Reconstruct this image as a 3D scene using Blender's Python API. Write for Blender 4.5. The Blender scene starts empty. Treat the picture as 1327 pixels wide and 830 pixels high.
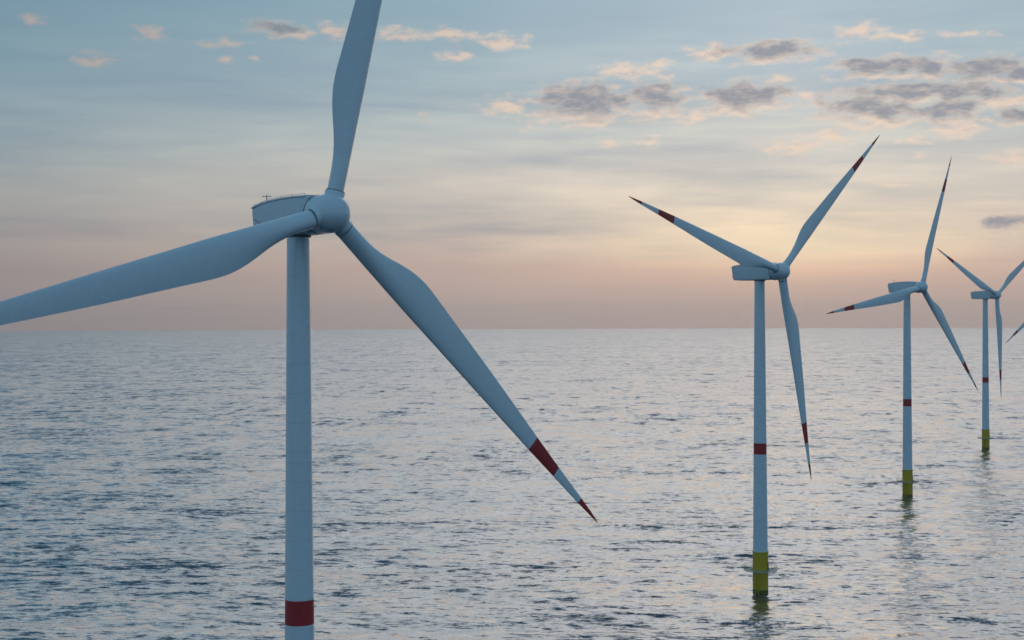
import bpy, bmesh, math, random
import numpy as np
from mathutils import Vector, Matrix

random.seed(4)
S = bpy.context.scene
COL = S.collection
R = math.radians

# ------------------------------------------------------------------ camera
F_PX, W_PX, H_PX = 1800.0, 1327.0, 830.0
CAM_Z = 77.16
PITCH, ROLL = 0.00096, 0.00331
cam_d = bpy.data.cameras.new('camera')
cam_d.sensor_width = 36.0
cam_d.lens = F_PX / W_PX * 36.0
cam_d.clip_start = 1.0
cam_d.clip_end = 60000.0
cam = bpy.data.objects.new('camera', cam_d)
COL.objects.link(cam)
fw = Vector((0, math.cos(PITCH), -math.sin(PITCH)))
r0 = Vector((1, 0, 0))
u0 = r0.cross(fw)
ri = r0 * math.cos(ROLL) - u0 * math.sin(ROLL)
up = r0 * math.sin(ROLL) + u0 * math.cos(ROLL)
m = Matrix((ri, up, -fw)).transposed().to_4x4()
m.translation = (0, 0, CAM_Z)
cam.matrix_world = m
S.camera = cam

# ------------------------------------------------------------------ colour management
S.view_settings.view_transform = 'Standard'
S.view_settings.look = 'None'
S.view_settings.gamma = 1.0
S.view_settings.exposure = 0.0
S.view_settings.use_curve_mapping = False


def lin(rgb):
    return tuple(((c / 255) / 12.92 if c / 255 <= .04045 else ((c / 255 + .055) / 1.055) ** 2.4) for c in rgb)


# ------------------------------------------------------------------ world: evening sky with small lit clouds
SUN_AZ, SUN_EL = 11.2, 3.2          # degrees; azimuth measured from +Y towards +X
world = bpy.data.worlds.new('World')
S.world = world
world.use_nodes = True
NT = world.node_tree
NT.nodes.clear()


class G:
    """tiny wrapper that wires maths nodes"""
    def __init__(self, nt):
        self.nt = nt

    def n(self, t, **kw):
        nd = self.nt.nodes.new(t)
        for k, v in kw.items():
            setattr(nd, k, v)
        return nd

    def put(self, sock, v):
        if isinstance(v, bpy.types.NodeSocket):
            self.nt.links.new(v, sock)
        else:
            sock.default_value = v

    def m(self, op, a, b=None, c=None, clamp=False):
        nd = self.n('ShaderNodeMath', operation=op)
        nd.use_clamp = clamp
        self.put(nd.inputs[0], a)
        if b is not None:
            self.put(nd.inputs[1], b)
        if c is not None:
            self.put(nd.inputs[2], c)
        return nd.outputs[0]

    def v(self, op, a, b=None, c=None):
        nd = self.n('ShaderNodeVectorMath', operation=op)
        self.put(nd.inputs[0], a)
        if b is not None:
            self.put(nd.inputs[1], b)
        if c is not None:
            self.put(nd.inputs[2], c)
        return nd.outputs['Value'] if op in ('LENGTH', 'DOT_PRODUCT', 'DISTANCE') else nd.outputs[0]

    def comb(self, x, y, z=0.0):
        nd = self.n('ShaderNodeCombineXYZ')
        for s, q in zip(nd.inputs, (x, y, z)):
            self.put(s, q)
        return nd.outputs[0]

    def sep(self, a):
        nd = self.n('ShaderNodeSeparateXYZ')
        self.put(nd.inputs[0], a)
        return nd.outputs

    def ramp(self, fac, stops, interp='LINEAR'):
        nd = self.n('ShaderNodeValToRGB')
        cr = nd.color_ramp
        cr.interpolation = interp
        while len(cr.elements) < len(stops):
            cr.elements.new(0.5)
        for e, (p, c) in zip(cr.elements, sorted(stops)):
            e.position = p
            e.color = (*c, 1)
        self.put(nd.inputs[0], fac)
        return nd.outputs[0]

    def mr(self, x, a, b, c=0.0, d=1.0, smooth=True):
        nd = self.n('ShaderNodeMapRange')
        nd.interpolation_type = 'SMOOTHSTEP' if smooth else 'LINEAR'
        for s, q in zip(nd.inputs, (x, a, b, c, d)):
            self.put(s, q)
        return nd.outputs[0]

    def mix(self, f, a, b, blend='MIX'):
        nd = self.n('ShaderNodeMix', data_type='RGBA', blend_type=blend)
        self.put(nd.inputs[0], f)
        for s, q in ((nd.inputs[6], a), (nd.inputs[7], b)):
            if isinstance(q, tuple) and len(q) == 3:
                q = (*q, 1)
            self.put(s, q)
        return nd.outputs[2]

    def noise(self, vec, scale, detail=3.0, rough=.5, dist=0.0):
        nd = self.n('ShaderNodeTexNoise')
        self.put(nd.inputs['Vector'], vec)
        nd.inputs['Scale'].default_value = scale
        nd.inputs['Detail'].default_value = detail
        nd.inputs['Roughness'].default_value = rough
        nd.inputs['Distortion'].default_value = dist
        return nd.outputs


g = G(NT)
tc = g.n('ShaderNodeTexCoord')
dirv = g.v('NORMALIZE', tc.outputs['Generated'])
dx, dy, dz = g.sep(dirv)
DEG = 180 / math.pi
el = g.m('MULTIPLY', g.m('ARCSINE', dz), DEG)
az = g.m('MULTIPLY', g.m('ARCTAN2', dx, dy), DEG)
daz = g.m('SUBTRACT', az, SUN_AZ)
adaz = g.m('ABSOLUTE', daz)
KS = 1.5546                         # the sky tables below are in units of 1.55 degrees
el_deg = el
el = g.m('DIVIDE', el, KS)
az = g.m('DIVIDE', az, KS)
daz = g.m('SUBTRACT', az, SUN_AZ / KS)
adaz = g.m('ABSOLUTE', daz)
elp = g.m('MAXIMUM', el, 0.0)
fac = g.m('SQRT', g.m('DIVIDE', elp, 90.0), clamp=True)


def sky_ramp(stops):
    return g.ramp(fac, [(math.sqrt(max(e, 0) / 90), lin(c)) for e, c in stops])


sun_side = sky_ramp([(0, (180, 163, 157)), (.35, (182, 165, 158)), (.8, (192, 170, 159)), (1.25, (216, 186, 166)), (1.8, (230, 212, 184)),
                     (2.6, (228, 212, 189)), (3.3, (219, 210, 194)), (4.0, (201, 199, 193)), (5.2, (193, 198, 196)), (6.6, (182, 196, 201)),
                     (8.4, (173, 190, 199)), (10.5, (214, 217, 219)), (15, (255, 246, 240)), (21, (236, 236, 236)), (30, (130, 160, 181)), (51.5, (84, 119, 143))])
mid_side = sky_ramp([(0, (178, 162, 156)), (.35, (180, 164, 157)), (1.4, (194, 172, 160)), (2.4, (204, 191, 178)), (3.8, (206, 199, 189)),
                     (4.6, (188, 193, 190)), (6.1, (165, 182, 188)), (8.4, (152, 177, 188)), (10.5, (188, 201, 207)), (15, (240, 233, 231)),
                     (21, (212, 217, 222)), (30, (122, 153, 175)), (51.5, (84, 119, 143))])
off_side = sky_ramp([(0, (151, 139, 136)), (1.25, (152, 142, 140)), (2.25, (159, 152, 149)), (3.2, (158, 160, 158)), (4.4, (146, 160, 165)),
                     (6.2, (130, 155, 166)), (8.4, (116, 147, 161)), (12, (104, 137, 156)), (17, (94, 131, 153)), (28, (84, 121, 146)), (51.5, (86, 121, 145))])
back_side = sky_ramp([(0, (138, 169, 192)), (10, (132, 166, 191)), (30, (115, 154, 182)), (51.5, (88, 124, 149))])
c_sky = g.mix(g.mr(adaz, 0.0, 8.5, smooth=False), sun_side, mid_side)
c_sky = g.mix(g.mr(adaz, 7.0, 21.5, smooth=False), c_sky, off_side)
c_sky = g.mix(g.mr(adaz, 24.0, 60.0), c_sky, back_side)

# thin cirrus streaks: long soft bands, a little tilted
p_st = g.comb(g.m('MULTIPLY', az, .10), g.m('ADD', g.m('MULTIPLY', el, .95), g.m('MULTIPLY', az, .018)), 3.7)
st = g.noise(p_st, 1.0, 4.0, .55, .3)[0]
p_st2 = g.comb(g.m('MULTIPLY', az, .28), g.m('ADD', g.m('MULTIPLY', el, 2.6), g.m('MULTIPLY', az, .02)), 9.1)
st2 = g.noise(p_st2, 1.0, 3.0, .5, .4)[0]
stv = g.m('ADD', g.m('MULTIPLY', g.m('SUBTRACT', st, .5), 1.0), g.m('MULTIPLY', g.m('SUBTRACT', st2, .5), .45))
amt = g.m('MULTIPLY', g.mr(el, .6, 2.4), g.mr(el, 5.0, 8.5, 1.0, .25))
streak = g.m('MULTIPLY', g.m('MULTIPLY', g.m('MULTIPLY', stv, amt), g.mr(adaz, 4.0, 18.0, 1.15, .60)), .95)
warm = g.m('ADD', 1.0, g.m('MULTIPLY', streak, 1.15))
cool = g.m('ADD', 1.0, g.m('MULTIPLY', streak, .45))
tint = g.comb(warm, g.m('ADD', 1.0, g.m('MULTIPLY', streak, .85)), cool)
c_sky = g.v('MULTIPLY', c_sky, tint)
c_sky = g.v('MULTIPLY', c_sky, (1.0, 1.03, 1.07))

# hidden sun: warm glow round the sun's direction
sun_dir = Vector((math.sin(R(SUN_AZ)) * math.cos(R(SUN_EL)), math.cos(R(SUN_AZ)) * math.cos(R(SUN_EL)), math.sin(R(SUN_EL))))
gx = g.m('DIVIDE', daz, 3.2)
gy = g.m('DIVIDE', g.m('SUBTRACT', el, 1.75), 1.1)
glow = g.m('EXPONENT', g.m('MULTIPLY', g.m('ADD', g.m('MULTIPLY', gx, gx), g.m('MULTIPLY', gy, gy)), -1.0))
c_sky = g.v('ADD', c_sky, g.v('MULTIPLY', g.comb(glow, glow, glow), (.02, .015, .0)))

# small broken cumulus, placed in azimuth / elevation; (azimuth, elevation, half-width, half-height in degrees, weight)
def A(x, y):
    u, v = (x - 663.5) / F_PX, (413.3 - y) / F_PX
    return (math.degrees(math.atan(u)) / KS, math.degrees(math.atan(v / math.hypot(1, u))) / KS)


CL = []


def cl(x, y, rx, ry, w):
    a, e = A(x, y)
    CL.append((a, e, rx * .0205, ry * .0205, w))


for c in [
    # left and top row
    (46, 22, 16, 7, .50), (120, 76, 24, 9, .50), (108, 69, 9, 5, .45), (190, 40, 20, 8, .52), (288, 57, 26, 7, .52), (292, 76, 9, 5, .5),
    (331, 75, 9, 5, .45), (358, 36, 34, 9, .80), (392, 44, 20, 8, .6), (437, 38, 20, 11, .66), (520, 44, 40, 9, .62), (585, 44, 34, 8, .62),
    (650, 54, 36, 10, .60), (588, 72, 22, 6, .55),
    # centre row
    (655, 140, 30, 13, .62), (640, 146, 12, 6, .5), (757, 134, 62, 24, 1.15), (722, 130, 30, 16, 1.0), (800, 132, 20, 12, .8), (745, 152, 70, 9, .6),
    (850, 130, 40, 20, 1.1), (862, 118, 22, 10, .9), (850, 148, 44, 9, .55), (902, 153, 22, 8, .62), (822, 93, 52, 9, .60), (850, 84, 22, 6, .5),
    (795, 188, 16, 8, .45), (838, 186, 14, 9, .45), (550, 152, 14, 5, .35), (690, 165, 12, 5, .3),
    (965, 128, 58, 17, 1.1), (1000, 122, 26, 12, .9), (955, 142, 52, 10, .62), (918, 70, 34, 10, .64), (1000, 68, 68, 12, .85), (1040, 66, 40, 8, .6),
    (1006, 104, 20, 5, .5), (1020, 192, 32, 12, .55), (1010, 200, 22, 7, .5), (1078, 180, 24, 11, .62), (1045, 127, 12, 8, .6),
    # right group
    (1115, 43, 36, 9, .62), (1170, 49, 46, 6, .5), (1245, 48, 40, 5, .42), (1155, 89, 72, 13, 1.15), (1120, 86, 40, 8, .9), (1205, 92, 26, 11, .75),
    (1275, 92, 62, 14, 1.1), (1322, 98, 26, 10, .8), (1310, 104, 60, 8, .5), (1190, 122, 105, 11, 1.1), (1260, 125, 50, 10, 1.0), (1115, 140, 56, 17, 1.15),
    (1160, 146, 40, 13, .75), (1135, 158, 46, 12, .62), (1222, 148, 42, 14, .85), (1250, 142, 30, 10, .8), (1240, 168, 26, 12, .62), (1300, 136, 40, 10, .62),
    (1318, 152, 26, 10, .9), (1190, 182, 18, 6, .45), (1315, 208, 26, 9, .55), (1278, 160, 14, 7, .4), (1165, 240, 34, 6, .35), (1305, 292, 36, 11, .9),
    (1190, 205, 12, 5, .35), (1240, 178, 22, 8, .5)]:
    cl(*c)
# the same kind of clouds go on beyond the frame
rng = random.Random(11)
for k in range(16):
    s = 1 if k % 2 else -1
    a0 = s * rng.uniform(15.5, 34)
    e0 = rng.uniform(5.3, 9.2)
    for j in range(2):
        CL.append((a0 + rng.uniform(-.8, .8), e0 + rng.uniform(-.15, .15), rng.uniform(.5, 1.3), rng.uniform(.15, .32), rng.uniform(.55, 1.0)))

# lit bellies under the grey bodies
for (a, e, rx, ry, w) in [c for c in CL if c[4] >= .7]:
    CL.append((a + rx * .06, e - ry * .80, rx * .95, ry * .50, .60))
P0 = g.comb(az, el, 0.0)
wn = g.noise(g.comb(g.m('MULTIPLY', az, 1.5), g.m('MULTIPLY', el, 2.6), 1.3), 1.0, 4.0, .6)[1]
wn2 = g.v('SUBTRACT', wn, (.5, .5, .5))
Pw = g.v('ADD', P0, g.v('MULTIPLY', wn2, (1.0, .34, 0.0)))
def chain(items):
    d = None
    for (a, e, rx, ry, w) in items:
        L = g.v('LENGTH', g.v('MULTIPLY_ADD', Pw, (1 / (rx * 1.4), 1 / (ry * 1.5), 0), (-a / (rx * 1.4), -e / (ry * 1.5), 0)))
        q = g.m('MULTIPLY_ADD', L, -w, w)
        d = q if d is None else g.m('SMOOTH_MAX', d, q, .10)
    return d


d_dark = chain([(a, e + ry * .12, rx, ry * .92, 1.0) for a, e, rx, ry, w in CL if w >= .7])
d_lite = chain([(a, e, rx, ry, w + .10) for a, e, rx, ry, w in CL if w < .7])
dens = g.m('SMOOTH_MAX', d_dark, d_lite, .15)
fb = g.noise(g.comb(g.m('MULTIPLY', az, 1.9), g.m('MULTIPLY', el, 4.4), .0), 1.0, 5.0, .58)[0]
fbc = g.m('SUBTRACT', fb, .5)
d1 = g.m('ADD', dens, g.m('MULTIPLY', g.m('MULTIPLY', fbc, 1.7), g.mr(dens, -.35, .15)))
alpha = g.mr(d1, .0, .74, 0.0, .94)
thick = g.mr(g.m('ADD', d_dark, g.m('MULTIPLY', fbc, 1.5)), .06, .80, 0.0, .95)
fb2 = g.noise(g.comb(g.m('MULTIPLY', az, 1.9), g.m('MULTIPLY', g.m('SUBTRACT', el, .11), 4.4), .0), 1.0, 3.0, .6)[0]
under = g.m('MULTIPLY', g.m('SUBTRACT', g.m('SUBTRACT', fb, fb2), .0), 1.7)      # thinner below: the low sun reaches it
thick = g.m('SUBTRACT', thick, under, clamp=True)
near_sun = g.mr(adaz, 3.0, 20.0, 1.0, 0.0)
c_lit = g.mix(near_sun, lin((178, 168, 164)), lin((232, 212, 196)))
c_drk = g.mix(near_sun, lin((128, 138, 147)), lin((143, 150, 162)))
c_cl = g.mix(thick, c_lit, c_drk)
c_sky = g.mix(g.m('MULTIPLY', alpha, g.mr(el, 1.0, 2.5)), c_sky, c_cl)

# physical sky underneath, then the graded evening sky over it
nish = g.n('ShaderNodeTexSky', sky_type='NISHITA')
nish.sun_disc = False
nish.sun_elevation = R(SUN_EL)
nish.sun_rotation = R(SUN_AZ)
nish.air_density = 1.2
nish.dust_density = 2.0
bg1 = g.n('ShaderNodeBackground')
NT.links.new(nish.outputs[0], bg1.inputs[0])
bg1.inputs[1].default_value = 0.05
bg2 = g.n('ShaderNodeBackground')
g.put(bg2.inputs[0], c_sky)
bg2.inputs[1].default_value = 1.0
mx = g.n('ShaderNodeMixShader')
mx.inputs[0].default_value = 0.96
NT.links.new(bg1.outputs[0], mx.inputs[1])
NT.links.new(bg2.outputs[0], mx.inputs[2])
wo = g.n('ShaderNodeOutputWorld')
NT.links.new(mx.outputs[0], wo.inputs[0])
world.cycles.sampling_method = 'MANUAL'
world.cycles.sample_map_resolution = 512

# ------------------------------------------------------------------ sun: low, veiled, behind the turbines
sd = bpy.data.lights.new('sun', 'SUN')
sd.energy = 0.10
sd.angle = R(72.0)
sd.color = (1.0, .80, .60)
sun = bpy.data.objects.new('sun', sd)
COL.objects.link(sun)
sun.rotation_euler = (-sun_dir).to_track_quat('-Z', 'Y').to_euler()

S.cycles.use_denoising = True
S.cycles.max_bounces = 6
S.cycles.caustics_reflective = False
S.cycles.caustics_refractive = False
S.cycles.filter_width = 1.6


# ------------------------------------------------------------------ materials
def mat(name):
    mt = bpy.data.materials.new(name)
    mt.use_nodes = True
    nt = mt.node_tree
    b = nt.nodes['Principled BSDF']
    return mt, G(nt), b


def paint(name, col, rough=.38, var=.10, seam=None, streaks=.0, coat=.0):
    mt, q, b = mat(name)
    t = q.n('ShaderNodeTexCoord').outputs['Object']
    n1 = q.noise(q.v('MULTIPLY', t, (.9, .9, .12)), 1.0, 5.0, .6)[0]
    n2 = q.noise(t, .35, 3.0, .55)[0]
    f = q.m('ADD', 1.0 - var * .5, q.m('MULTIPLY', q.m('ADD', n1, n2), var * .5))
    if streaks:
        n3 = q.noise(q.v('MULTIPLY', t, (3.0, 3.0, .05)), 1.0, 4.0, .6)[0]
        f = q.m('SUBTRACT', f, q.m('MULTIPLY', q.mr(n3, .55, .78), streaks))
    if seam:
        z = q.sep(t)[2]
        fr = q.m('ABSOLUTE', q.m('SUBTRACT', q.m('FRACT', q.m('DIVIDE', z, seam)), .5))
        f = q.m('SUBTRACT', f, q.mr(fr, .012, .020, .09, .0))
    q.put(b.inputs['Base Color'], q.v('MULTIPLY', q.comb(f, f, f), col))
    b.inputs['Coat Weight'].default_value = coat
    b.inputs['Coat Roughness'].default_value = .10
    q.put(b.inputs['Roughness'], q.m('ADD', rough - .08, q.m('MULTIPLY', n2, .16)))
    return mt


WHITE = (.62, .72, .76)
M_tower = paint('pale grey tower paint', WHITE, .27, .10, seam=3.67, streaks=.07, coat=.6)
M_white = paint('pale grey gelcoat', WHITE, .26, .11, coat=.6)
M_nac = paint('pale grey nacelle shell', (.62, .71, .74), .42, .10, streaks=.05)
M_red = paint('traffic red band paint', (.40, .020, .022), .50, .16)
M_yel = paint('yellow transition piece paint', (.58, .39, .02), .55, .25, streaks=.22)
M_weed = paint('dark green waterline growth', (.13, .12, .025), .6, .6)
M_steel = paint('galvanised steel', (.42, .43, .42), .5, .2)
M_dark = paint('dark rubber and gaps', (.15, .17, .18), .6, .2)
M_yrail = paint('yellow handrail paint', (.55, .50, .16), .5, .2)


# ------------------------------------------------------------------ mesh helpers
def obj(name, verts, faces, mats, parent=None, fmat=None, smooth=True, auto=None):
    me = bpy.data.meshes.new(name)
    me.from_pydata([tuple(v) for v in verts], [], faces)
    for mm in (mats if isinstance(mats, (list, tuple)) else [mats]):
        me.materials.append(mm)
    if fmat is not None:
        me.polygons.foreach_set('material_index', fmat)
    bm = bmesh.new()
    bm.from_mesh(me)
    bmesh.ops.recalc_face_normals(bm, faces=bm.faces)
    if auto is not None:
        for e in bm.edges:
            if len(e.link_faces) == 2 and e.calc_face_angle(0) > auto:
                e.smooth = False
    for f in bm.faces:
        f.smooth = smooth
    bm.to_mesh(me)
    bm.free()
    o = bpy.data.objects.new(name, me)
    COL.objects.link(o)
    if parent:
        o.parent = parent
    return o


class MB:
    def __init__(self):
        self.v, self.f, self.m = [], [], []

    def add(self, v, f, mi=0):
        k = len(self.v)
        self.v += [tuple(q) for q in v]
        self.f += [tuple(i + k for i in q) for q in f]
        self.m += [mi] * len(f)

    def lathe(self, prof, n=48, mi=0, close=(True, True), mis=None):
        v, f = [], []
        for (r, z) in prof:
            for i in range(n):
                a = 2 * math.pi * i / n
                v.append((r * math.cos(a), r * math.sin(a), z))
        k = len(self.v)
        self.v += v
        for j in range(len(prof) - 1):
            for i in range(n):
                i2 = (i + 1) % n
                self.f.append(tuple(k + q for q in (j * n + i, j * n + i2, (j + 1) * n + i2, (j + 1) * n + i)))
                self.m.append(mis[j] if mis else mi)
        if close[0]:
            self.f.append(tuple(k + i for i in range(n))[::-1]); self.m.append(mis[0] if mis else mi)
        if close[1]:
            self.f.append(tuple(k + (len(prof) - 1) * n + i for i in range(n))); self.m.append(mis[-1] if mis else mi)

    def tube(self, p, q, r, n=6, mi=0):
        p, q = Vector(p), Vector(q)
        d = (q - p).normalized()
        a = d.orthogonal().normalized()
        b = d.cross(a)
        v = []
        for c in (p, q):
            for i in range(n):
                t = 2 * math.pi * i / n
                v.append(c + a * (r * math.cos(t)) + b * (r * math.sin(t)))
        f = [(i, (i + 1) % n, n + (i + 1) % n, n + i) for i in range(n)]
        f += [tuple(range(n))[::-1], tuple(range(n, 2 * n))]
        self.add(v, f, mi)

    def box(self, c, s, mi=0):
        x, y, z = c
        a, b, d = s[0] / 2, s[1] / 2, s[2] / 2
        v = [(x + i * a, y + j * b, z + k * d) for i in (-1, 1) for j in (-1, 1) for k in (-1, 1)]
        self.add(v, [(0, 1, 3, 2), (4, 6, 7, 5), (0, 4, 5, 1), (2, 3, 7, 6), (0, 2, 6, 4), (1, 5, 7, 3)], mi)

    def build(self, name, mats, parent=None, smooth=True, auto=R(35)):
        return obj(name, self.v, self.f, mats, parent, self.m, smooth, auto)


# ------------------------------------------------------------------ turbine (local frame: rotor axis points to -Y, base at the waterline)
HUB_Z, OVER, RB = 90.0, 7.9, 60.7
TILT = .0099


def rad_at(z):
    return .5 * (2.84 + (87.5 - z) * .0166)


def interp(x, pts):
    for (a, b), (c, d) in zip(pts, pts[1:]):
        if x <= c:
            return b + (d - b) * (x - a) / (c - a) if c > a else d
    return pts[-1][1]


def smooth_interp(x, pts):
    return float(np.interp(x, [p[0] for p in pts], [p[1] for p in pts]))


CHORD = [(2.2, 2.2), (5.0, 2.22), (7.0, 2.42), (9.0, 2.9), (11.0, 3.6), (13.0, 4.25), (15.0, 4.62), (16.5, 4.66), (18.5, 4.5), (22, 4.2), (30, 3.55),
         (37, 2.85), (43.6, 2.15), (49.5, 1.50), (55.6, .88), (58.5, .50), (60.0, .22), (60.5, .06)]
THICK = [(2.2, 1.0), (5.0, .98), (8, .78), (11, .52), (14, .36), (18, .28), (30, .22), (45, .18), (60.5, .16)]
LEADE = [(2.2, 1.10), (8, 1.10), (16, 1.12), (30, .90), (43.6, .64), (55.6, .28), (60.5, .03)]


def blade_mesh(parent):
    n = 28
    rs = sorted(set([2.2, 2.6] + [2.2 + k * .8 for k in range(1, 26)] + [22.2 + k * 1.6 for k in range(1, 22)] + [43.6, 49.5, 55.6, 57, 58.5, 59.4, 60.0, 60.3, 60.5]))
    rs = [r for r in rs if r <= 60.5]
    v, f, fm = [], [], []
    for r in rs:
        # gentle smoothing of the tabulated outline
        c = sum(smooth_interp(r + d, CHORD) for d in (-.9, -.45, 0, .45, .9)) / 5 if r < 42 else smooth_interp(r, CHORD)
        th = smooth_interp(r, THICK)
        le = smooth_interp(r, LEADE)
        circ = max(0.0, min(1.0, 1 - (r - 4.0) / 9.0))
        circ = circ * circ * (3 - 2 * circ)
        tw = R(-5.0 + 2.5 * min(1, max(0, (r - 20) / 40)))
        for i in range(n):
            t = 2 * math.pi * i / n
            xc = .5 * (1 + math.cos(t))                       # 1 = trailing edge, 0 = leading edge
            yt = 5 * th * (.2969 * math.sqrt(max(xc, 0)) - .1260 * xc - .3516 * xc ** 2 + .2843 * xc ** 3 - .1036 * xc ** 4)
            ya = (yt if math.sin(t) >= 0 else -yt * .72)
            if i == 0:
                ya = 0.0
            yc = .5 * th * math.sin(t)
            yy = (circ * yc + (1 - circ) * ya) * c
            xx = le - xc * c
            x = xx * math.cos(tw) - yy * math.sin(tw)
            y = xx * math.sin(-tw) + yy * math.cos(tw)
            v.append((x, y + .27 * r / RB, r))
    for j in range(len(rs) - 1):
        mid = .5 * (rs[j] + rs[j + 1])
        red = 43.6 < mid < 49.5 or mid > 55.6
        for i in range(n):
            i2 = (i + 1) % n
            f.append((j * n + i, j * n + i2, (j + 1) * n + i2, (j + 1) * n + i))
            fm.append(1 if red else 0)
    f.append(tuple(range(n))[::-1]); fm.append(0)
    f.append(tuple((len(rs) - 1) * n + i for i in range(n))); fm.append(1)
    b = obj('blade', v, f, [M_white, M_red], parent, fm, True, R(60))
    mb = MB()
    mb.lathe([(1.20, 1.7), (1.24, 1.75), (1.24, 2.62), (1.20, 2.68), (1.02, 2.68)], 36)
    mb.build('root_collar', M_white, b)
    mb = MB()
    mb.lathe([(1.10, 2.66), (1.185, 2.66), (1.185, 2.80), (1.10, 2.80)], 36, close=(False, False))
    mb.build('root_seal', M_dark, b)
    return b


def nacelle_parts(root):
    # body: rounded box swept along Y with a roof that falls away towards the rear
    def section(y, zb, zt, hw, cr=.35, n=5):
        pts = []
        for (cx, cz, a0) in ((hw - cr, zt - cr, 0), (-(hw - cr), zt - cr, 90), (-(hw - cr), zb + cr, 180), (hw - cr, zb + cr, 270)):
            for k in range(n):
                a = R(a0 + 90 * k / (n - 1))
                pts.append((cx + cr * math.cos(a), y, cz + cr * math.sin(a)))
        return pts
    st = [(-5.35, 87.95, 92.20, 1.78), (-5.0, 87.80, 92.32, 1.88), (-2, 87.72, 92.38, 1.9), (1, 87.70, 92.38, 1.9), (3.9, 87.70, 92.28, 1.9), (5.8, 87.72, 92.12, 1.9), (7.4, 87.8, 91.9, 1.88),
          (8.7, 87.95, 91.66, 1.84), (8.95, 88.1, 91.5, 1.74)]
    v, f = [], []
    n = 20
    for s in st:
        # the rear wall leans: its lower edge sits further forward
        sec = section(*s)
        if s[0] > 8:
            sec = [(x, y - (91.6 - z) * .16, z) for x, y, z in sec]
        v += sec
    for j in range(len(st) - 1):
        for i in range(n):
            i2 = (i + 1) % n
            f.append((j * n + i, j * n + i2, (j + 1) * n + i2, (j + 1) * n + i))
    f.append(tuple(range(n))[::-1])
    f.append(tuple((len(st) - 1) * n + i for i in range(n)))
    nac = obj('nacelle', v, f, M_nac, root, None, True, R(30))
    # roof cover: thin shell standing 4 cm proud of the body
    mb = MB()
    ys = [-5.1, -2, 1, 3.9, 5.8, 7.4, 8.8]
    zs = [92.30, 92.40, 92.40, 92.30, 92.14, 91.92, 91.68]
    vv, ff = [], []
    for y, z in zip(ys, zs):
        for (x, dz_) in ((-1.96, -.16), (-1.96, .03), (-1.5, .09), (1.5, .09), (1.96, .03), (1.96, -.16)):
            vv.append((x, y, z + dz_))
    for j in range(len(ys) - 1):
        for i in range(6):
            i2 = (i + 1) % 6
            ff.append((j * 6 + i, j * 6 + i2, (j + 1) * 6 + i2, (j + 1) * 6 + i))
    ff.append(tuple(range(6))[::-1])
    ff.append(tuple((len(ys) - 1) * 6 + i for i in range(6)))
    mb.add(vv, ff)
    mb.build('roof_cover', M_nac, nac, smooth=False)
    # roof rail on both sides
    mb = MB()
    rl = [(-4.6, 92.32), (-1.6, 92.42), (1.2, 92.42), (5.0, 92.22), (8.4, 91.76)]
    for sx in (-1.72, 1.72):
        for (a, b), (c, d) in zip(rl, rl[1:]):
            mb.tube((sx, a, b + .22), (sx, c, d + .22), .03)
        for (a, b) in rl:
            mb.tube((sx, a, b - .05), (sx, a, b + .26), .05)
    mb.tube((-1.72, 8.4, 91.98), (1.72, 8.4, 91.98), .03)
    mb.build('roof_rail', M_white, nac)
    # weather mast
    mb = MB()
    mb.tube((-1.0, 6.3, 91.9), (-1.0, 6.3, 93.2), .06)
    mb.tube((-1.0 - .40, 6.3 + .32, 93.0), (-1.0 + .40, 6.3 - .32, 93.0), .04)
    for s in (-1, 1):
        mb.tube((-1.0 + s * .40, 6.3 - s * .32, 92.97), (-1.0 + s * .40, 6.3 - s * .32, 93.12), .05)
    mb.build('weather_mast', M_dark, nac)
    # curved joint of the rear cowling on each side
    for sx in (-1, 1):
        mb = MB()
        pr = None
        for k in range(9):
            t = k / 8
            y = 8.3 - 2.6 * t
            z = 90.15 - .95 * (1 - math.cos(t * math.pi / 2)) - .25 * t
            p = (sx * 1.888, y, z)
            if pr:
                mb.tube(pr, p, .035, 5)
            pr = p
        mb.build('cowling_joint', M_dark, nac)
    # yaw bearing skirt under the nacelle
    mb = MB()
    mb.lathe([(1.50, 87.45), (1.62, 87.5), (1.62, 87.78)], 40)
    mb.build('yaw_bearing', M_dark, root)
    # hub: round spinner with a short cylindrical skirt
    prof = []
    RH = 2.42
    for k in range(0, 15):
        a = math.pi / 2 * k / 14
        prof.append((max(RH * math.sin(a), .01), RH * 1.0 * math.cos(a)))
    prof += [(RH + .01, -.5), (RH + .01, -1.55), (RH - .06, -1.62), (RH - .06, -1.72), (RH, -1.76), (RH - .02, -2.25), (RH - .12, -2.34), (1.2, -2.34)]
    mb = MB()
    mb.lathe(prof[::-1], 56)
    mb.v = [(x, -z - OVER, y + HUB_Z) for x, y, z in mb.v]
    hb = mb.build('hub', M_white, root)
    mb = MB()
    mb.lathe([(2.0, -2.52), (2.30, -2.52), (2.44, -2.44), (2.44, -2.36), (2.0, -2.355)], 56, close=(False, False))
    mb.v = [(x, -z - OVER, y + HUB_Z) for x, y, z in mb.v]
    mb.build('hub_gap_ring', M_dark, hb)  # dark ring standing in for the shaded gap between hub and nacelle
    mb = MB()
    mb.lathe([(1.9, -2.75), (1.9, -2.30)], 40)
    mb.v = [(x, -z - OVER, y + HUB_Z) for x, y, z in mb.v]
    mb.build('main_bearing_collar', M_dark, root)


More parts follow.
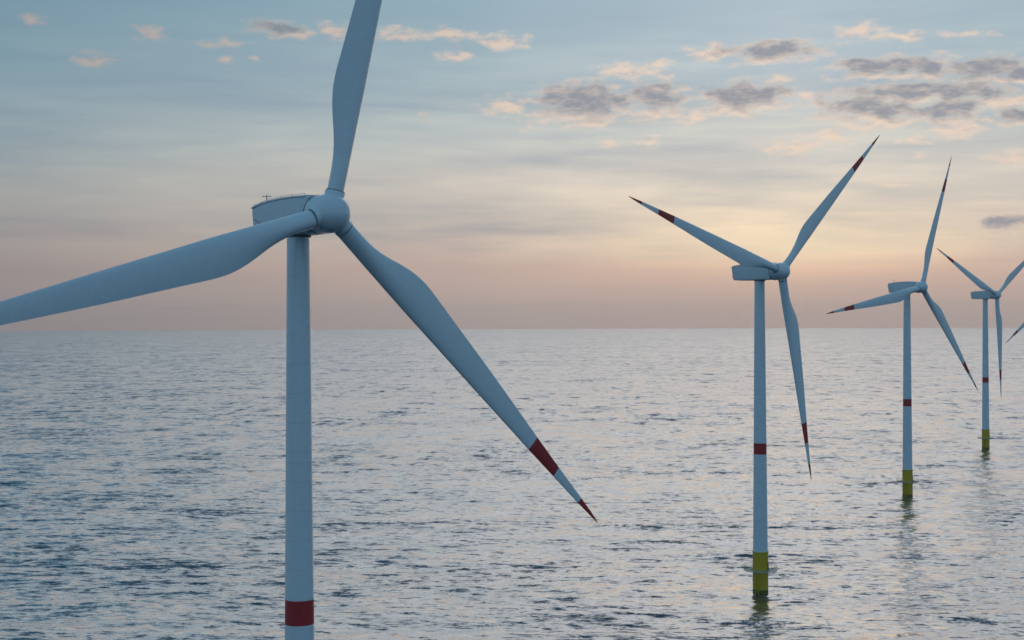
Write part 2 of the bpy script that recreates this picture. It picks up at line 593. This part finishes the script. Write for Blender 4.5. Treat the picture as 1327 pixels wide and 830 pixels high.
def make_turbine():
    root = bpy.data.objects.new('wind_turbine', None)
    COL.objects.link(root)
    # tower
    mb = MB()
    zs = [11.55, 12.2, 18, 24, 30, 35, 38.95, 42.05, 48, 56, 64, 72, 80, 87.5]
    prof = [(rad_at(z), z) for z in zs]
    mis = [1 if (a >= 38.9 and b <= 42.1) else 0 for a, b in zip(zs, zs[1:])]
    mb.lathe(prof, 56, mis=mis)
    tw = mb.build('tower', [M_tower, M_red], root)
    for z in (30.7, 59.4, 86.9):
        mb = MB()
        r = rad_at(z)
        mb.lathe([(r - .02, z - .10), (r + .03, z - .09), (r + .03, z + .09), (r - .02, z + .10)], 56, close=(False, False))
        mb.build('tower_flange', M_tower, tw)
    # foundation
    mb = MB()
    rf = 2.16
    mb.lathe([(rf, -9), (rf, .35), (rf, 1.1), (rf, 6.0), (rf, 11.35), (rf + .10, 11.40), (rf + .10, 11.66), (rf - .1, 11.70)], 56, mis=[1, 1, 0, 0, 0, 0, 0])
    fo = mb.build('foundation', [M_yel, M_weed], root)
    # platform
    mb = MB()
    for rr in (rf + .12, 2.95, 3.6, 4.2, 4.62):
        for k in range(40):
            a, b2 = 2 * math.pi * k / 40, 2 * math.pi * (k + 1) / 40
            mb.tube((rr * math.cos(a), rr * math.sin(a), 6.4), (rr * math.cos(b2), rr * math.sin(b2), 6.4), .075 if rr > 4.5 else .04, 5)
    for k in range(40):
        a = 2 * math.pi * k / 40
        mb.tube((rf * math.cos(a), rf * math.sin(a), 6.4), (4.62 * math.cos(a), 4.62 * math.sin(a), 6.4), .035, 5)
    pl = mb.build('platform', M_steel, fo)
    mb = MB()
    for k in range(20):
        a = 2 * math.pi * k / 20
        b = 2 * math.pi * (k + 1) / 20
        pa = (4.6 * math.cos(a), 4.6 * math.sin(a))
        pb = (4.6 * math.cos(b), 4.6 * math.sin(b))
        mb.tube((*pa, 6.44), (*pa, 7.75), .03, 5)
        for z in (6.95, 7.35, 7.72):
            mb.tube((*pa, z), (*pb, z), .022, 5)
    rl = mb.build('platform_railing', M_yrail, root)
    # entrance door with a small stair on the platform side of the camera
    mb = MB()
    ad = R(-62)
    for (w_, z0, z1, pr, mi) in ((.95, 6.46, 8.75, .06, 0),):
        for k in range(1):
            c = Vector((math.cos(ad), math.sin(ad), 0))
            t = Vector((-math.sin(ad), math.cos(ad), 0))
            p = c * (rf - .10)
            vv = []
            for d in (0, .20):
                for s_ in (-1, 1):
                    for z in (z0, z1):
                        q_ = p + c * d + t * (s_ * w_ / 2)
                        vv.append((q_.x, q_.y, z))
            mb.add(vv, [(0, 1, 3, 2), (4, 6, 7, 5), (0, 4, 5, 1), (2, 3, 7, 6), (0, 2, 6, 4), (1, 5, 7, 3)])
    mb.build('door', M_dark, fo)
    # boat landing: two fender tubes and ladder rungs
    mb = MB()
    al = R(200)
    c = Vector((math.cos(al), math.sin(al), 0)); t = Vector((-math.sin(al), math.cos(al), 0))
    for s_ in (-.45, .45):
        a_ = c * (rf + .45) + t * s_
        mb.tube((a_.x, a_.y, -2), (a_.x, a_.y, 6.35), .10, 8)
        b_ = c * (rf - .05) + t * s_
        for z in (1.6, 4.6):
            mb.tube((a_.x, a_.y, z), (b_.x, b_.y, z), .07)
    for k in range(24):
        z = .2 + k * .26
        a_ = c * (rf + .45) - t * .45; b_ = c * (rf + .45) + t * .45
        mb.tube((a_.x, a_.y, z), (b_.x, b_.y, z), .025, 5)
    mb.build('boat_ladder', M_yel, fo)
    nacelle_parts(root)
    for k in range(3):
        if k == 0:
            b = blade_mesh(root)
            b0 = b
        else:
            b = b0.copy(); COL.objects.link(b); b.parent = root
            for ch in b0.children:
                q = ch.copy(); COL.objects.link(q); q.parent = b
        b.location = (0, -OVER, HUB_Z)
        b.rotation_mode = 'YXZ'
        b.rotation_euler = (TILT, k * 2 * math.pi / 3, 0)
    return root


def copy_turbine(src):
    r = src.copy(); COL.objects.link(r)
    for ch in src.children:
        c = ch.copy(); COL.objects.link(c); c.parent = r
        for gch in ch.children:
            d = gch.copy(); COL.objects.link(d); d.parent = c
    return r


SPOTS = [  # x, y, yaw, rotor phase, label
    (-26.84, 174.6, .669, .2377, 'largest and nearest white turbine, its tower base running below the bottom edge'),
    (69.49, 389.7, .675, .8218, 'second largest white turbine, yellow foundation and wet dark reflection in the near sea'),
    (170.06, 597.95, .618, .3365, 'mid-distance white turbine with one blade reaching far left, between the two Y-shaped rotors'),
    (276.4, 811.1, .613, .967, 'small far white turbine with whole tower and foundation visible, closest to the right edge'),
    (387.5, 1026.0, .66, -.024, 'farthest turbine, only a dark-tipped blade showing at the right edge'),
]
proto = None
for i, (x, y, yaw, ph, label) in enumerate(SPOTS):
    t = make_turbine() if proto is None else copy_turbine(proto)
    proto = proto or t
    t.location = (x, y, 0)
    t.rotation_euler = (0, 0, yaw)
    t['label'] = label
    t['category'] = 'wind turbine'
    t['group'] = 'offshore wind turbines standing in a row'
    k = 0
    for ch in t.children:
        if ch.name.split('.')[0] == 'blade':
            ch.rotation_euler = (TILT, ph + k * 2 * math.pi / 3, 0)
            k += 1

# ------------------------------------------------------------------ sea: one sheet to the horizon, swell and chop as real waves, ripples in the material
SEA_R = 10350.0


def build_sea():
    px = np.concatenate([np.linspace(452, 40, 790), np.geomspace(39.5, 13.3, 64)])
    r_vis = CAM_Z * F_PX / px
    r_in = np.array([4, 15, 35, 70, 105, 140, 170, 198, 222, 248, 270, 288, 301])
    r = np.concatenate([r_in, r_vis[r_vis > 307]])
    r[-1] = SEA_R
    a_in = np.linspace(-26, 26, 800)
    a_l = -26 - np.geomspace(.2, 153.8, 60)[::-1]
    a_l = a_l[a_l > -180]
    a_r = -a_l[::-1]
    a = np.radians(np.concatenate([a_l, a_in, a_r, [180.0]]))
    nr, na = len(r), len(a)
    RR, AA = np.meshgrid(r, a, indexing='ij')
    X, Y = RR * np.sin(AA), RR * np.cos(AA)
    dr = np.gradient(r)[:, None]
    dlat = (np.gradient(a)[None, :]) * RR
    sp = np.maximum(dr, dlat * .7)
    Z = np.zeros_like(X); DX = np.zeros_like(X); DY = np.zeros_like(X)
    rg = np.random.RandomState(5)
    N = 150
    lam = np.exp(np.linspace(math.log(4.0), math.log(46), N)) * rg.uniform(.95, 1.05, N)
    slope = .085 * math.sqrt(2.0 / N)
    for i in range(N):
        k = 2 * math.pi / lam[i]
        th = R(6) + rg.normal(0, .50 if lam[i] < 20 else .30)
        kx, ky = k * math.sin(th), k * math.cos(th)
        ph = kx * X + ky * Y + rg.uniform(0, 2 * math.pi)
        w = np.clip((lam[i] / sp - 2.2) / 3.0, 0, 1)
        sl = slope * (1.0 if lam[i] < 14 else .55)
        am = sl / k * w
        Z += am * np.cos(ph)
        s = np.sin(ph) * am * .75
        DX -= s * math.sin(th); DY -= s * math.cos(th)
    X += DX; Y += DY
    co = np.stack([X, Y, Z], -1).reshape(-1, 3)
    i = np.arange(nr - 1)[:, None] * na + np.arange(na - 1)[None, :]
    q = np.stack([i, i + na, i + na + 1, i + 1], -1).reshape(-1, 4)
    # seam behind the camera, and the small disc under the camera
    j = np.arange(nr - 1) * na
    q = np.concatenate([q, np.stack([j + na - 1, j + 2 * na - 1, j + na, j], -1)])
    nv = len(co)
    co = np.concatenate([co, [[0, 0, 0]]])
    tri = np.stack([np.arange(na), np.roll(np.arange(na), -1), np.full(na, nv)], -1)
    me = bpy.data.meshes.new('sea')
    me.vertices.add(len(co))
    me.vertices.foreach_set('co', co.astype(np.float32).ravel())
    nl = q.size + tri.size
    me.loops.add(nl)
    me.loops.foreach_set('vertex_index', np.concatenate([q.ravel(), tri.ravel()]).astype(np.int32))
    npoly = len(q) + len(tri)
    me.polygons.add(npoly)
    me.polygons.foreach_set('loop_start', np.concatenate([np.arange(len(q)) * 4, q.size + np.arange(len(tri)) * 3]).astype(np.int32))
    me.polygons.foreach_set('use_smooth', np.ones(npoly, dtype=bool))
    me.update(calc_edges=True)
    me.validate()
    if me.polygons[len(q) // 2].normal.z < 0:
        me.flip_normals()
    o = bpy.data.objects.new('sea', me)
    COL.objects.link(o)
    o['kind'] = 'structure'
    o['label'] = 'rippled grey-blue sea reaching to the horizon'
    return o


sea = build_sea()
mt, q, b = mat('sea water')
geo = q.n('ShaderNodeNewGeometry')
pos = geo.outputs['Position']
rot = q.n('ShaderNodeVectorRotate', rotation_type='Z_AXIS')
q.put(rot.inputs['Vector'], pos)
rot.inputs['Angle'].default_value = R(5)
pr = rot.outputs[0]
# short wind waves as a slope field in world metres (crests run across the wind)
gust = q.mr(q.noise(q.v('MULTIPLY', pr, (.0035, .009, .0)), 1.0, 4.0, .6)[0], .30, .70, .75, 1.25)
nA = q.v('SUBTRACT', q.noise(q.v('MULTIPLY', pr, (.022, .05, .03)), 1.0, 7.0, .92)[1], (.5, .5, .5))
nB = q.v('SUBTRACT', q.noise(q.v('MULTIPLY', pr, (.20, .42, .2)), 1.0, 3.0, .75)[1], (.5, .5, .5))
py = q.sep(pos)[1]
open_sea = q.mr(py, 420.0, 1300.0, .30, 1.15)           # rougher water out beyond the turbine row
nD = q.v('SUBTRACT', q.noise(q.v('MULTIPLY', pr, (.075, .040, .03)), 1.0, 2.0, .8)[1], (.5, .5, .5))
nC = q.v('SUBTRACT', q.noise(q.v('MULTIPLY', pr, (.022, .012, .03)), 1.0, 3.0, .8)[1], (.5, .5, .5))
sl = q.v('ADD', q.v('MULTIPLY', nA, (1.4, 1.7, 0)), q.v('ADD', q.v('MULTIPLY', nB, (.60, .95, 0)), q.v('ADD', q.v('MULTIPLY', nC, (.25, .60, 0)), q.v('MULTIPLY', nD, q.comb(q.m('MULTIPLY', open_sea, .4), q.m('MULTIPLY', open_sea, .95), 0.0)))))
# the steep front faces of wavelets: short, thin, scattered
stp = q.noise(q.v('MULTIPLY', pr, (.085, .36, .1)), 1.0, 5.0, .72, .4)[0]
stp2 = q.noise(q.v('MULTIPLY', pr, (.26, .95, .1)), 1.0, 3.0, .6, .3)[0]
stp3 = q.noise(q.v('MULTIPLY', pr, (.085, .045, .1)), 1.0, 4.0, .75, .3)[0]
stp4 = q.noise(q.v('MULTIPLY', pr, (.028, .0115, .1)), 1.0, 3.0, .7, .3)[0]
face = q.m('ADD', q.mr(stp, .55, .67), q.m('MULTIPLY', q.mr(stp2, .53, .66), .85))
face = q.m('ADD', face, q.m('MULTIPLY', q.mr(stp3, .50, .66), q.m('MULTIPLY', open_sea, .60)))
face = q.m('ADD', face, q.m('MULTIPLY', q.mr(stp4, .48, .66), q.mr(py, 1100.0, 2800.0, .0, .42)))
sl = q.v('ADD', sl, q.v('MULTIPLY', q.comb(0.0, face, 0.0), (0, -.38, 0)))
sl = q.v('MULTIPLY', sl, q.comb(gust, gust, 0.0))
nrm = q.v('NORMALIZE', q.v('ADD', geo.outputs['Normal'], sl))
# wavelets turned away from the eye are hidden behind their neighbours: what shows is the side turned towards it
inc = geo.outputs['Incoming']
dd = q.v('DOT_PRODUCT', nrm, inc)
back = q.m('SUBTRACT', q.m('ABSOLUTE', dd), dd)
nrm = q.v('NORMALIZE', q.v('ADD', nrm, q.v('MULTIPLY', inc, q.comb(back, back, back))))
# reflection against the dark water body: strong at a glancing view, weak on faces seen square on
cosv = q.v('DOT_PRODUCT', nrm, inc)
gl = q.n('ShaderNodeBsdfGlossy')
gl.inputs['Color'].default_value = (.97, .98, 1.0, 1)
gl.inputs['Roughness'].default_value = .07
q.put(gl.inputs['Normal'], nrm)
df = q.n('ShaderNodeBsdfDiffuse')
df.inputs['Color'].default_value = (.022, .055, .080, 1)
ms = q.n('ShaderNodeMixShader')
q.put(ms.inputs[0], q.mr(cosv, .03, .60, .95, .08))
q.nt.links.new(df.outputs[0], ms.inputs[1])
q.nt.links.new(gl.outputs[0], ms.inputs[2])
out = [nd for nd in q.nt.nodes if nd.type == 'OUTPUT_MATERIAL'][0]
q.nt.links.new(ms.outputs[0], out.inputs[0])
q.nt.nodes.remove(b)
sea.data.materials.append(mt)

# ------------------------------------------------------------------ sea haze: one closed box of thin air
bm = bmesh.new()
bmesh.ops.create_cube(bm, size=1.0)
me = bpy.data.meshes.new('haze')
bmesh.ops.scale(bm, vec=(22000, 22000, 158), verts=bm.verts)
bmesh.ops.translate(bm, vec=(0, 0, 156.5 - 79), verts=bm.verts)
bm.to_mesh(me); bm.free()
haze = bpy.data.objects.new('haze', me)
COL.objects.link(haze)
haze['kind'] = 'stuff'
haze['label'] = 'thin pale evening haze over the sea'
mh = bpy.data.materials.new('haze air')
mh.use_nodes = True
hn = mh.node_tree
hn.nodes.clear()
ho = hn.nodes.new('ShaderNodeOutputMaterial')
pv = hn.nodes.new('ShaderNodeVolumePrincipled')
pv.inputs['Color'].default_value = (.97, .95, .95, 1)
pv.inputs['Density'].default_value = 4.0e-5
pv.inputs['Anisotropy'].default_value = .80
hn.links.new(pv.outputs[0], ho.inputs['Volume'])
me.materials.append(mh)
S.cycles.volume_bounces = 0
